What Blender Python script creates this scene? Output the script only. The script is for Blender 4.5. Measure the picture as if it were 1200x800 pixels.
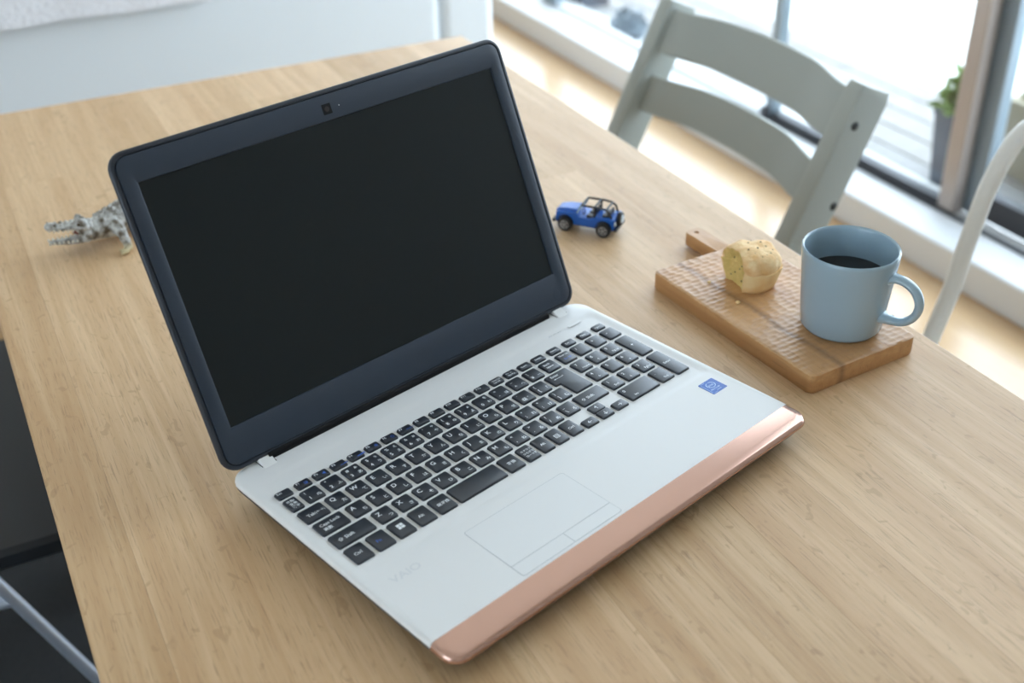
import bpy, bmesh, math, random
from mathutils import Vector, Matrix, noise
random.seed(11)
for o in list(bpy.data.objects):
    bpy.data.objects.remove(o, do_unlink=True)
SC = bpy.context.scene
COL = SC.collection
PI = math.pi
TOP = 0.74                       # height of the table top

# ------------------------------------------------------------------ camera
cam = bpy.data.cameras.new('camera')
camo = bpy.data.objects.new('camera', cam)
COL.objects.link(camo)
RGT, DWN, FWD = Vector((0.8918, -0.4521, -0.0147)), Vector((-0.2498, -0.4653, -0.8491)), Vector((0.3771, 0.7610, -0.5280))
mm = Matrix((RGT, -DWN, -FWD)).transposed().to_4x4()
mm.translation = Vector((-0.1904, -0.6785, 1.3287))
camo.matrix_world = mm
cam.sensor_width = 36.0
cam.lens = 42.234
cam.clip_start = 0.02
cam.dof.use_dof = True
cam.dof.focus_distance = 0.975
cam.dof.aperture_fstop = 4.8
SC.camera = camo

# ------------------------------------------------------------------ overcast sky, exposure
SKY = (0.75, 0.865, 1.0)
world = bpy.data.worlds.new('overcast_sky')
SC.world = world
world.use_nodes = True
bg = world.node_tree.nodes['Background']
bg.inputs[0].default_value = (*SKY, 1)
bg.inputs[1].default_value = 6.5
SC.view_settings.view_transform = 'Standard'
SC.view_settings.look = 'None'
SC.view_settings.gamma = 1.0
SC.view_settings.use_curve_mapping = False
SC.view_settings.exposure = 0.12
SC.cycles.use_denoising = True
SC.cycles.max_bounces = 10
SC.cycles.diffuse_bounces = 6
SC.cycles.transparent_max_bounces = 16
SC.cycles.caustics_reflective = False
SC.cycles.caustics_refractive = False
# daylight enters through the glazed wall: a portal marks that opening for the sky light
por = bpy.data.lights.new('window_portal', 'AREA')
por.shape = 'RECTANGLE'
por.size, por.size_y = 2.54, 6.2
por.cycles.is_portal = True
poro = bpy.data.objects.new('window_portal', por)
poro.location = (1.96, 2.95, 1.34)
poro.rotation_euler = (0, PI / 2, 0)
COL.objects.link(poro)

# ------------------------------------------------------------------ helpers
def srgb(r, g, b):
    f = lambda c: (c / 255 / 12.92) if c / 255 <= 0.04045 else ((c / 255 + 0.055) / 1.055) ** 2.4
    return (f(r), f(g), f(b))

def material(name, color, rough=0.5, metal=0.0, spec=0.5, bump=None, coat=0.0, vary=None, trans=0.0):
    m = bpy.data.materials.new(name)
    m.use_nodes = True
    nt = m.node_tree
    b = nt.nodes['Principled BSDF']
    b.inputs['Base Color'].default_value = (*color, 1)
    b.inputs['Roughness'].default_value = rough
    b.inputs['Metallic'].default_value = metal
    b.inputs['Specular IOR Level'].default_value = spec
    b.inputs['Coat Weight'].default_value = coat
    b.inputs['Coat Roughness'].default_value = 0.08
    tc = nt.nodes.new('ShaderNodeTexCoord')
    if vary:                                   # (scale, other colour)
        n = nt.nodes.new('ShaderNodeTexNoise')
        n.inputs['Scale'].default_value = vary[0]
        n.inputs['Detail'].default_value = 5
        nt.links.new(tc.outputs['Object'], n.inputs['Vector'])
        mx = nt.nodes.new('ShaderNodeMix'); mx.data_type = 'RGBA'
        mx.inputs['A'].default_value = (*color, 1)
        mx.inputs['B'].default_value = (*vary[1], 1)
        mr = nt.nodes.new('ShaderNodeMapRange')
        mr.inputs['From Min'].default_value = 0.35; mr.inputs['From Max'].default_value = 0.65
        nt.links.new(n.outputs['Fac'], mr.inputs['Value'])
        nt.links.new(mr.outputs['Result'], mx.inputs['Factor'])
        nt.links.new(mx.outputs['Result'], b.inputs['Base Color'])
    if bump:                                   # (scale, strength, distance)
        n = nt.nodes.new('ShaderNodeTexNoise')
        n.inputs['Scale'].default_value = bump[0]
        n.inputs['Detail'].default_value = 3
        nt.links.new(tc.outputs['Object'], n.inputs['Vector'])
        bp = nt.nodes.new('ShaderNodeBump')
        bp.inputs['Strength'].default_value = bump[1]
        bp.inputs['Distance'].default_value = bump[2]
        nt.links.new(n.outputs['Fac'], bp.inputs['Height'])
        nt.links.new(bp.outputs['Normal'], b.inputs['Normal'])
    return m

def wood(name, light, dark, pore, along=(260, 5, 60), rough=0.42, pore_amt=0.55, fleck=0.5, rand=True, spec=0.5, extra=None):
    """grain along the object's local y axis; each object gets its own tone and its own cut of the grain"""
    m = bpy.data.materials.new(name)
    m.use_nodes = True
    nt = m.node_tree; L = nt.links.new
    b = nt.nodes['Principled BSDF']
    tc = nt.nodes.new('ShaderNodeTexCoord')
    oi = nt.nodes.new('ShaderNodeObjectInfo')
    off = nt.nodes.new('ShaderNodeVectorMath'); off.operation = 'SCALE'
    off.inputs[0].default_value = (3.7, 9.1, 5.3)
    L(oi.outputs['Random'], off.inputs['Scale'])
    add = nt.nodes.new('ShaderNodeVectorMath'); add.operation = 'ADD'
    L(tc.outputs['Object'], add.inputs[0]); L(off.outputs['Vector'], add.inputs[1])
    def tex(scale, detail=4, rgh=0.6, dist=0.0):
        mp = nt.nodes.new('ShaderNodeMapping'); mp.inputs['Scale'].default_value = scale
        L(add.outputs['Vector'], mp.inputs['Vector'])
        n = nt.nodes.new('ShaderNodeTexNoise'); n.inputs['Scale'].default_value = 1.0
        n.inputs['Detail'].default_value = detail; n.inputs['Roughness'].default_value = rgh
        n.inputs['Distortion'].default_value = dist
        L(mp.outputs['Vector'], n.inputs['Vector'])
        return n.outputs['Fac']
    def rng(v, a, c, lo=0.0, hi=1.0):
        r = nt.nodes.new('ShaderNodeMapRange')
        r.inputs['From Min'].default_value = a; r.inputs['From Max'].default_value = c
        r.inputs['To Min'].default_value = lo; r.inputs['To Max'].default_value = hi
        L(v, r.inputs['Value']); return r.outputs['Result']
    def mix(fac, A, B):
        x = nt.nodes.new('ShaderNodeMix'); x.data_type = 'RGBA'
        L(fac, x.inputs['Factor'])
        for k, c in (('A', A), ('B', B)):
            if isinstance(c, tuple): x.inputs[k].default_value = (*c, 1)
            else: L(c, x.inputs[k])
        return x.outputs['Result']
    ax, ay, az = along
    g1 = tex((ax * .12, ay * .35, az * .5), 5, .6, .6)
    col = mix(rng(g1, .3, .7), light, dark)
    g2 = tex((ax, ay, az), 3, .5)
    col = mix(rng(g2, .42, .72, 0, .6), col, dark)
    if fleck:                                           # wide medullary rays
        f = tex((ax * .35, ay * 9, az), 2, .5, .9)
        col = mix(rng(f, .64, .70, 0, fleck), col, tuple(c * .78 for c in dark))
    pr = tex((ax * 3.6, ay * 6, az * 3), 2, .55)
    pm = rng(pr, .57, .70, 0, pore_amt)
    col = mix(pm, col, pore)
    if rand:
        hv = nt.nodes.new('ShaderNodeHueSaturation')
        L(rng(oi.outputs['Random'], 0, 1, .89, 1.08), hv.inputs['Value'])
        L(rng(oi.outputs['Random'], 0, 1, 1.04, .96), hv.inputs['Saturation'])
        L(col, hv.inputs['Color']); col = hv.outputs['Color']
    if extra: col = extra(nt, tc, col, mix, rng)
    L(col, b.inputs['Base Color'])
    b.inputs['Roughness'].default_value = rough
    b.inputs['Specular IOR Level'].default_value = spec
    bp = nt.nodes.new('ShaderNodeBump'); bp.inputs['Strength'].default_value = .35; bp.inputs['Distance'].default_value = .0004
    bp.invert = True
    L(pm, bp.inputs['Height']); L(bp.outputs['Normal'], b.inputs['Normal'])
    return m

class MB:
    """collects shapes; build() links them as ONE mesh object"""
    def __init__(s): s.v, s.f = [], []
    def poly(s, pts, faces):
        k = len(s.v); s.v += [Vector(p) for p in pts]; s.f += [tuple(i + k for i in f) for f in faces]; return s
    def box(s, a, b):
        (x0, y0, z0), (x1, y1, z1) = a, b
        return s.poly([(x0, y0, z0), (x1, y0, z0), (x1, y1, z0), (x0, y1, z0), (x0, y0, z1), (x1, y0, z1), (x1, y1, z1), (x0, y1, z1)],
                      [(0, 3, 2, 1), (4, 5, 6, 7), (0, 1, 5, 4), (1, 2, 6, 5), (2, 3, 7, 6), (3, 0, 4, 7)])
    def loft(s, rings, cap0=True, cap1=True, closed=True):
        k = len(s.v); n = len(rings[0])
        for r in rings: s.v += [Vector(p) for p in r]
        for i in range(len(rings) - 1):
            for j in range(n if closed else n - 1):
                a, b2 = k + i * n + j, k + i * n + (j + 1) % n
                s.f.append((a, b2, b2 + n, a + n))
        if cap0: s.f.append(tuple(k + j for j in reversed(range(n))))
        if cap1: s.f.append(tuple(k + (len(rings) - 1) * n + j for j in range(n)))
        return s
    def lathe(s, prof, n=40, c=(0, 0, 0), cap0=True, cap1=True):
        return s.loft([[(c[0] + r * math.cos(2 * PI * j / n), c[1] + r * math.sin(2 * PI * j / n), c[2] + z) for j in range(n)] for r, z in prof], cap0, cap1)
    def tube(s, path, rad, n=10, flat=None, caps=True, closed=False):
        """round tube along path; rad a number or a list; flat=(axis vector, factor) squeezes the section"""
        P = [Vector(p) for p in path]; m = len(P); rings = []
        up = Vector((0, 0, 1))
        prev = None
        for i in range(m):
            if closed: t = P[(i + 1) % m] - P[i - 1]
            else: t = P[min(i + 1, m - 1)] - P[max(i - 1, 0)]
            t.normalize()
            if prev is None:
                a = up if abs(t.dot(up)) < .9 else Vector((1, 0, 0))
                u = (a - t * a.dot(t)).normalized()
            else:
                u = (prev - t * prev.dot(t)).normalized()
            prev = u; w = t.cross(u)
            r = rad[i] if isinstance(rad, (list, tuple)) else rad
            ru, rw = (r, r) if not isinstance(r, tuple) else r
            ring = [P[i] + u * (ru * math.cos(2 * PI * j / n)) + w * (rw * math.sin(2 * PI * j / n)) for j in range(n)]
            if flat:
                ax, fc = Vector(flat[0]).normalized(), flat[1]
                ring = [q - ax * ((q - P[i]).dot(ax) * (1 - fc)) for q in ring]
            rings.append(ring)
        if closed: rings.append(rings[0])
        return s.loft(rings, caps and not closed, caps and not closed)
    def mesh(s, name, smooth=True, angle=35):
        me = bpy.data.meshes.new(name)
        me.from_pydata([tuple(q) for q in s.v], [], s.f)
        bm = bmesh.new(); bm.from_mesh(me)
        bmesh.ops.recalc_face_normals(bm, faces=bm.faces)
        bm.to_mesh(me); bm.free()
        if smooth:
            for p in me.polygons: p.use_smooth = True
            me.set_sharp_from_angle(angle=math.radians(angle))
        return me
    def build(s, name, m, parent=None, bevel=0, smooth=True, angle=35, loc=None, rot=None, seg=2):
        return link(name, s.mesh(name, smooth, angle), m, parent, bevel, loc, rot, seg)

def link(name, me, m=None, parent=None, bevel=0, loc=None, rot=None, seg=2):
    o = bpy.data.objects.new(name, me)
    COL.objects.link(o)
    if m and len(me.materials) == 0: me.materials.append(m)
    if parent: o.parent = parent
    if loc: o.location = loc
    if rot: o.rotation_euler = rot
    if bevel:
        md = o.modifiers.new('bevel', 'BEVEL'); md.width = bevel; md.segments = seg; md.limit_method = 'ANGLE'; md.angle_limit = math.radians(40)
    return o

def thing(name, label, cat, loc=(0, 0, 0), rz=0.0, group=None):
    o = bpy.data.objects.new(name, None); COL.objects.link(o)
    o.location = loc; o.rotation_euler = (0, 0, rz); o.empty_display_size = .05
    return tag(o, label, cat, group)
def tag(o, label, cat, group=None):
    o['label'] = label; o['category'] = cat
    if group: o['group'] = group
    return o
def struct(o, label=None):
    o['kind'] = 'structure'
    if label: o['label'] = label
    return o

def ring(x0, x1, y0, y1, r, z=0.0, n=5):
    """rounded rectangle, counter-clockwise from the front left corner; r one radius or (fl, fr, br, bl); z number or function of y"""
    if not isinstance(r, (tuple, list)): r = (r,) * 4
    out = []
    for (cx, cy, a0), q in zip(((x0, y0, PI), (x1, y0, 1.5 * PI), (x1, y1, 0), (x0, y1, .5 * PI)), r):
        ox = cx + (q if cx == x0 else -q); oy = cy + (q if cy == y0 else -q)
        for k in range(n + 1):
            a = a0 + .5 * PI * k / n
            x, y = ox + q * math.cos(a), oy + q * math.sin(a)
            out.append((x, y, z(y) if callable(z) else z))
    return out

# ------------------------------------------------------------------ materials
M = {}
M['oak'] = wood('oak_stave', srgb(221, 189, 150), srgb(194, 156, 114), srgb(120, 86, 54), along=(300, 6, 60), rough=.46, pore_amt=.36, fleck=.5, spec=.46)
M['oakleg'] = wood('oak_leg', srgb(205, 168, 122), srgb(180, 140, 96), srgb(120, 86, 54), along=(60, 60, 5), rough=.45)
M['wall'] = material('white_paint_wall', (.68, .68, .66), .8, bump=(300, .1, .001))
M['ceil'] = material('white_ceiling', (.82, .82, .80), .9)
M['floor'] = wood('pale_floor_boards', srgb(214, 182, 142), srgb(196, 160, 120), srgb(165, 125, 85), along=(40, 1.5, 10), rough=.24, spec=.8, pore_amt=.25, fleck=0, rand=False)
M['ledge'] = material('white_ledge_paint', (.64, .65, .66), .45, bump=(60, .05, .001))
M['bronze'] = material('beige_aluminium', srgb(172, 160, 152), .42, .3)
M['bluegrey'] = material('blue_grey_aluminium', srgb(146, 160, 170), .4, .3)
M['darkrail'] = material('dark_rail', srgb(70, 70, 74), .5, .3)
M['deck'] = material('weathered_deck', srgb(152, 149, 146), .75, vary=(14, srgb(138, 135, 132)), bump=(120, .2, .002))
M['ground'] = material('pale_concrete', srgb(226, 224, 218), .9, vary=(3, srgb(214, 212, 206)))

# ------------------------------------------------------------------ the room
X0, X1, Y0, Y1, H = -2.6, 1.90, -3.3, 6.3, 2.70
struct(MB().box((X0, Y0, -.06), (1.9, Y1, 0)).build('floor', M['floor']), 'pale wooden floor')
struct(MB().box((X0 - .12, Y0 - .12, H), (2.05, Y1 + .12, H + .1)).build('ceiling', M['ceil']))
LW = (-2.2, -.1, .85, 2.10)     # opening of an unseen window added in the left wall for cool fill light
wl = MB().box((X0 - .12, Y0, -.06), (X0, Y1, LW[2])).box((X0 - .12, Y0, LW[3]), (X0, Y1, H)).box((X0 - .12, Y0, LW[2]), (X0, LW[0], LW[3])).box((X0 - .12, LW[1], LW[2]), (X0, Y1, LW[3]))
struct(wl.build('wall_left', M['wall']))
struct(MB().box((X0 - .12, Y1, -.06), (2.05, Y1 + .12, H)).build('wall_back', M['wall']))
struct(MB().box((X0 - .12, Y0 - .12, -.06), (2.05, Y0, H)).build('wall_front', M['wall']))
WY0, WT = -.15, 2.62          # near end and head height of the glazing
wr = MB().box((1.9, Y0, WT), (2.05, Y1, H)).box((1.9, Y0, -.06), (2.05, WY0, WT)).box((1.9, 6.05, -.06), (2.05, Y1, WT)).box((1.9, WY0, -.06), (2.05, 6.05, .02))
struct(wr.build('wall_right', M['wall']))
struct(MB().box((1.728, Y0, 0), (1.9, Y1, .082)).build('trim_1', M['ledge'], bevel=.006), 'low white ledge running under the glazed wall')
# glass: clear pane that mirrors a little at a glancing angle
gm = bpy.data.materials.new('window_glass'); gm.use_nodes = True
nt = gm.node_tree; nt.nodes.clear()
ou = nt.nodes.new('ShaderNodeOutputMaterial'); tr = nt.nodes.new('ShaderNodeBsdfTransparent'); gl = nt.nodes.new('ShaderNodeBsdfGlossy')
tr.inputs['Color'].default_value = (.95, .97, .97, 1); gl.inputs['Roughness'].default_value = .02
lw = nt.nodes.new('ShaderNodeLayerWeight'); lw.inputs['Blend'].default_value = .5
pw = nt.nodes.new('ShaderNodeMath'); pw.operation = 'POWER'; pw.inputs[1].default_value = 5
ma = nt.nodes.new('ShaderNodeMath'); ma.operation = 'MULTIPLY_ADD'; ma.inputs[1].default_value = .85; ma.inputs[2].default_value = .035
nt.links.new(lw.outputs['Facing'], pw.inputs[0]); nt.links.new(pw.outputs[0], ma.inputs[0])
mx = nt.nodes.new('ShaderNodeMixShader')
nt.links.new(ma.outputs[0], mx.inputs[0]); nt.links.new(tr.outputs[0], mx.inputs[1]); nt.links.new(gl.outputs[0], mx.inputs[2]); nt.links.new(mx.outputs[0], ou.inputs[0])
M['glass'] = gm
# sliding sashes: (y0, y1, x of the sash centre, stile width)
def window(n, ya, yb, x, far_m, near_m, near_w=.045, far_w=.03, rail_h=.036, rail_m=None):
    rail_m = rail_m or M['darkrail']
    fr = struct(bpy.data.objects.new('window_%d' % n, None)); COL.objects.link(fr); fr.location = (x, ya, 0)
    w = yb - ya
    MB().box((-.018, 0, .082), (.018, near_w, WT)).build('stile', near_m, fr, bevel=.003)
    MB().box((-.018, w - far_w, .082), (.018, w, WT)).build('stile', far_m, fr, bevel=.003)
    MB().box((-.016, near_w, .085), (.016, w - far_w, .085 + rail_h)).build('bottom_rail', rail_m, fr, bevel=.002)
    MB().box((-.016, near_w, WT - .06), (.016, w - far_w, WT)).build('top_rail', M['darkrail'], fr, bevel=.002)
    MB().box((-.003, near_w, .085 + rail_h), (.003, w - far_w, WT - .06)).build('pane', M['glass'], fr, smooth=False)
window(1, 1.132, 1.832, 1.872, M['bluegrey'], M['bronze'], near_w=.045, far_w=.016, rail_h=.02)
window(2, 1.832, 3.10, 1.872, M['bluegrey'], M['bluegrey'], near_w=.012, far_w=.04, rail_h=.005, rail_m=M['ledge'])
window(3, 3.10, 4.58, 1.872, M['bluegrey'], M['bluegrey'], rail_h=.005, rail_m=M['ledge'])
window(5, 4.58, 6.05, 1.872, M['bluegrey'], M['bluegrey'], rail_h=.005, rail_m=M['ledge'])
window(4, WY0, 1.168, 1.915, M['bluegrey'], M['bluegrey'], near_w=.045, far_w=.075, rail_h=.06)
struct(MB().box((1.847, WY0, .082), (1.853, 1.83, .090)).build('trim_2', M['darkrail']), 'dark sliding track on the white ledge')
# small dark sash catch at the foot of the thin mullion
tag(MB().box((1.838, 1.818, .082), (1.862, 1.846, .118)).build('sash_catch', M['darkrail'], bevel=.004), 'small dark window catch at the foot of the thin mullion', 'window catch')
fr = struct(bpy.data.objects.new('window_6', None)); COL.objects.link(fr); fr.location = (X0 - .06, LW[0], LW[2])  # added fill window, out of view
lw_, lh_ = LW[1] - LW[0], LW[3] - LW[2]
for ya in (0, lw_ / 2 - .02, lw_ - .04): MB().box((-.02, ya, 0), (.02, ya + .04, lh_)).build('stile', M['bluegrey'], fr, bevel=.003)
for za in (0, lh_ - .04): MB().box((-.02, .04, za), (.02, lw_ - .04, za + .04)).build('rail', M['bluegrey'], fr, bevel=.003)
for ya in (.04, lw_ / 2 + .02): MB().box((-.003, ya, .04), (.003, ya + lw_ / 2 - .06, lh_ - .04)).build('pane', M['glass'], fr, smooth=False)
# deck and yard outside
dk = struct(bpy.data.objects.new('deck', None), 'pale weathered deck outside the windows'); COL.objects.link(dk); dk.location = (2.0, 0, 0)
for i in range(5):
    x = 2.055 + i * .108
    MB().box((x - 2.0, -4, -.03), (x - 2.0 + .102, 5.5, 0.0)).build('plank', M['deck'], dk, bevel=.003)
MB().box((.06, -4, -.15), (.60, 5.5, -.032)).build('joist_bed', M['darkrail'], dk)
struct(MB().box((2.05, -14, -.2), (16, 16, -.15)).build('ground', M['ground']), 'bright pale yard beyond the deck')

# ------------------------------------------------------------------ dining table (oak staves glued side by side)
TX0, TX1, TYB, TYF = -.190, .573, -.62, 1.022
tb = thing('dining_table', 'long oak dining table made of glued staves, under the open laptop', 'table', ((TX0 + TX1) / 2, (TYB + TYF) / 2, 0))
TH = .028
def stave(xa, xb, ya, yb):
    cx, cy = (xa + xb) / 2, (ya + yb) / 2
    hx, hy = (xb - xa) / 2 - .00001, (yb - ya) / 2 - .00001
    b = .00008
    el = .0025 if xa == TX0 else b
    er = .0025 if xb == TX1 else b
    ef = .0025 if yb == TYF else b
    en = .0025 if ya == TYB else b
    rg = lambda l, r, n, f, z: [(-hx + l, -hy + n, z), (hx - r, -hy + n, z), (hx - r, hy - f, z), (-hx + l, hy - f, z)]
    mb = MB().loft([rg(0, 0, 0, 0, -TH), rg(0, 0, 0, 0, -max(el, er, ef, en)), rg(el * .3, er * .3, en * .3, ef * .3, -max(el, er, ef, en) * .3), rg(el, er, en, ef, 0)])
    o = mb.build('stave', M['oak'], tb, angle=20)
    o.location = (cx - tb.location.x, cy - tb.location.y, TOP)
xs = [TX0, -.145, -.077, -.001, .067, .139, .205, .270, .338, .407, .474, TX1]
cuts = [[-.35, .88], [.762, -.15], [-.22, .66], [.42], [-.10, .79], [.52, -.33], [.90, .05], [.30], [-.02, .60], [.48, -.30], [.18, .86]]
for i in range(11):
    ys = sorted([TYB] + cuts[i] + [TYF])
    for a, b2 in zip(ys[:-1], ys[1:]): stave(xs[i], xs[i + 1], a, b2)
for sx in (-1, 1):
    for sy in (-1, 1):
        lx, ly = sx * .30, sy * .72
        MB().box((lx - .03, ly - .03, .0062), (lx + .03, ly + .03, TOP - TH)).build('leg', M['oakleg'], tb, bevel=.004)
    MB().box((sx * .30 - .012, -.70, TOP - .10), (sx * .30 + .012, .70, TOP - TH)).build('apron', M['oakleg'], tb, bevel=.002)
for sy in (-1, 1):
    MB().box((-.28, sy * .72 - .012, TOP - .10), (.28, sy * .72 + .012, TOP - TH)).build('apron', M['oakleg'], tb, bevel=.002)

# ------------------------------------------------------------------ laptop (its own frame in millimetres: key plane z = 0)
M['lapwhite'] = material('white_laptop_plastic', (.77, .77, .765), .36, spec=.45)
M['padwhite'] = material('white_touchpad', (.76, .765, .765), .42)
M['groove'] = material('grey_groove', (.52, .54, .55), .6)
M['lapdark'] = material('dark_navy_shell', (.020, .026, .038), .42)
M['bezel'] = material('matte_navy_bezel', (.022, .034, .055), .42, bump=(2500, .12, .0003))
M['screen'] = material('switched_off_screen', (.009, .0125, .014), .30, spec=.28)
M['black'] = material('black_plastic', (.006, .006, .007), .55, spec=.15)
M['copper'] = material('rose_copper_trim', srgb(204, 164, 147), .2, .8)
M['key'] = material('dark_key_plastic', (.014, .019, .030), .34, spec=.75, bump=(3000, .08, .0002))
M['print'] = material('white_key_print', (.84, .87, .90), .6)
M['blueprint'] = material('blue_key_print', srgb(70, 110, 200), .6)
M['sticker'] = material('blue_sticker', srgb(38, 96, 190), .3)
M['stickerprint'] = material('pale_sticker_print', srgb(176, 208, 244), .4)
M['lens'] = material('camera_lens', (.05, .045, .045), .1)
M['faint'] = material('faint_grey_print', (.68, .69, .70), .45)
M['rubber'] = material('black_rubber', (.015, .015, .015), .8)

LA = math.radians(16.4)
LO = Vector((147.5, -48.5, -24.0))
lap = thing('laptop', 'open white laptop with black keys, dark screen and copper front edge', 'laptop', (0.1552, -0.0049, TOP), LA)
def LP(p): return (Vector(p) - LO) / 1000
def lmb(fn):
    mb = MB(); fn(mb); mb.v = [LP(q) for q in mb.v]; return mb
BX0, BX1, BYF, BYB, YC = -43.5, 338.5, -181.0, 84.0, -157.2
def shell_ring(i, z, r):           # white part: no inset along the copper line
    return ring(BX0 + i, BX1 - i, YC, BYB - i, (.1, .1, max(17 - i, 1), max(17 - i, 1)), z, 6)
def base_white(mb):
    bay = lambda i, z: ring(-38 + i, 333 - i, -84 + i, 60 - i, (4, 4, 8, 8), z, 6)
    mb.loft([shell_ring(1.2, -5.6, 15), shell_ring(.1, -5.0, 17), shell_ring(0, -3.8, 17), shell_ring(.5, -2.4, 17), shell_ring(1.5, -1.4, 16), shell_ring(3.2, -.9, 14),
             bay(0, -.95), bay(2.5, -1.2), bay(5.5, -1.75), bay(8, -1.8)], False, True)
lmb(base_white).build('base_shell', M['lapwhite'], lap, angle=60)
def trim_ring(i, dz):
    zt = lambda y: -.95 - 1.8 * max(0, (YC - y) / 24) ** 2 + dz
    return ring(BX0 + i, BX1 - i, BYF + i, YC - .15, (max(13 - i, 1), max(13 - i, 1), .1, .1), zt if dz > -4 else dz, 6)
lmb(lambda mb: mb.loft([trim_ring(2.0, -8.6), trim_ring(.5, -7.6), trim_ring(0, -6.0), trim_ring(.5, -2.2), trim_ring(1.8, -.6), trim_ring(3.8, 0), trim_ring(9, .1)], True, True)).build('palm_rest_trim', M['copper'], lap, angle=60)
def bottom(mb):
    rr = lambda i, z: ring(BX0 + i, BX1 - i, BYF + i, BYB - i, 17, z, 6)
    mb.loft([rr(24, -21.5), rr(12, -20), rr(4.0, -13), rr(.8, -8), rr(.25, -5.2)], True, True)
lmb(bottom).build('bottom_shell', M['lapdark'], lap, angle=60)
for fx in (-22, 317):
    for fy in (-160, 55):
        lmb(lambda mb: mb.lathe([(8, 0), (8, 3), (6.5, 7)], 20, (fx, fy, -24))).build('foot', M['rubber'], lap)
for hx in (-11.7, 307.8):          # white hinge covers: a quarter-round hump over the rear edge
    def hinge(mb):
        prof = [(69.5, -.9), (73, .3), (78, 2.4), (83, 4.6), (88, 5.6), (91, 3.5), (91, -6), (69.5, -6)]
        mb.loft([[(hx - 5.8, y, z) for y, z in prof], [(hx + 5.8, y, z) for y, z in prof]])
    lmb(hinge).build('hinge_cover', M['lapwhite'], lap, bevel=.0007)
    lmb(lambda mb: mb.box((hx - 6.5, 72, -1.72), (hx + 6.7, 84.2, -.80))).build('hinge_gap', M['black'], lap)
# touchpad
lmb(lambda mb: mb.loft([ring(42.0, 141.6, -154.6, -92.4, 2.2, z) for z in (-1.2, -.86)])).build('touchpad_gap_shade', M['groove'], lap)  # grey plate under the touchpad puts the gaps' shade into colour
tpad = lmb(lambda mb: mb.loft([ring(42.5, 141.1, -141.7, -92.9, (.2, .2, 2, 2), z) for z in (-1.2, -.70)])).build('touchpad', M['padwhite'], lap)
for xa, xb, r in ((42.5, 92.2, (2, .2, .2, .2)), (92.8, 141.1, (.2, 2, .2, .2))):
    lmb(lambda mb: mb.loft([ring(xa, xb, -154.1, -142.3, r, z) for z in (-1.2, -.70)])).build('touchpad_button', M['padwhite'], tpad)
# lid
LT = math.radians(65.87)
LORG = Vector((143.55, 91.49, 31.86)); LV = Vector((0, math.cos(LT), math.sin(LT))); LN = Vector((0, -math.sin(LT), math.cos(LT)))
def lid(fn):
    mb = MB(); fn(mb)
    mb.v = [LP(LORG + Vector((1, 0, 0)) * q.x + LV * q.y + LN * q.z) for q in mb.v]
    return mb
U0, U1, V0, V1 = -189.2, 189.6, -33.0, 218.6
def lr(i, w, r=14): return ring(U0 + i, U1 - i, V0 + i, V1 - i, max(r - i, 1), w, 6)
def lid_shell(mb):
    mb.loft([lr(10, -9.0), lr(4, -8.2), lr(1.2, -6.2), lr(0, -3.6), lr(.1, -1.4), lr(.9, -.2), lr(2.0, .1), lr(3.4, .05), lr(3.7, -.9), lr(4.6, -.9), lr(6, -2.4)], True, True)
lido = lid(lid_shell).build('lid', M['lapdark'], lap, angle=50)
def bezel(mb):
    op = lambda i, w: ring(-172.1 - i, 172.1 + i, 0 - i, 193.6 + i, .4 + i * .5, w, 6)
    mb.loft([lr(4.5, -1.0), lr(4.8, -.1), lr(5.6, .15), op(.9, .1), op(.3, -.2), op(0, -1.6)], False, False)
lid(bezel).build('screen_bezel', M['bezel'], lido, angle=50)
lid(lambda mb: mb.loft([ring(-172.6, 172.6, -.5, 194.1, .3, w, 2) for w in (-2.3, -1.3)])).build('screen', M['screen'], lido)
wc = lid(lambda mb: mb.loft([ring(-6.2, 2.2, 198.6, 207.0, .5, w, 2) for w in (-.5, .25)])).build('webcam', M['black'], lido)
lid(lambda mb: mb.loft([[(-2 + r * math.cos(t * PI / 10), 202.8 + r * math.sin(t * PI / 10), w) for t in range(20)] for r, w in ((2.2, .2), (2.2, .35), (1.2, .45))])).build('camera_lens', M['lens'], lido)
lid(lambda mb: mb.loft([[(10 + .5 * math.cos(t * PI / 4), 203 + .5 * math.sin(t * PI / 4), w) for t in range(8)] for w in (.1, .2)])).build('camera_indicator', M['faint'], lido)
for bu, bv in ((-168.5, -19), (169, -19)):
    lid(lambda mb: mb.loft([[(bu + r * math.cos(t * PI / 10), bv + r * math.sin(t * PI / 10), w) for t in range(20)] for r, w in ((4.2, .05), (4.0, .25), (3.3, .3))])).build('bumper_dot', M['bezel'], lido)
lid(lambda mb: mb.tube([(-152, -33.5, -2.8), (152, -33.5, -2.8)], 4.4, 14)).build('hinge_barrel', M['black'], lido)

# keys: name, x0, x1, y0, y1, legends [(text, size, x offset from left, y offset from front, colour)]
ROWY = {'f': (29.5, 37.6), 'n': (11.2, 26.1), 'q': (-7.5, 7.6), 'a': (-26.1, -11.0), 'z': (-44.8, -29.7), 'b': (-66.5, -48.2)}
KEYS = []
def kk(row, xc, w, leg, name='key'):
    y0, y1 = ROWY[row] if isinstance(row, str) else row
    KEYS.append((name, xc - w / 2, xc + w / 2, y0, y1, leg))
P, W = 19.05, 14.9
B = 'blue'
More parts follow.
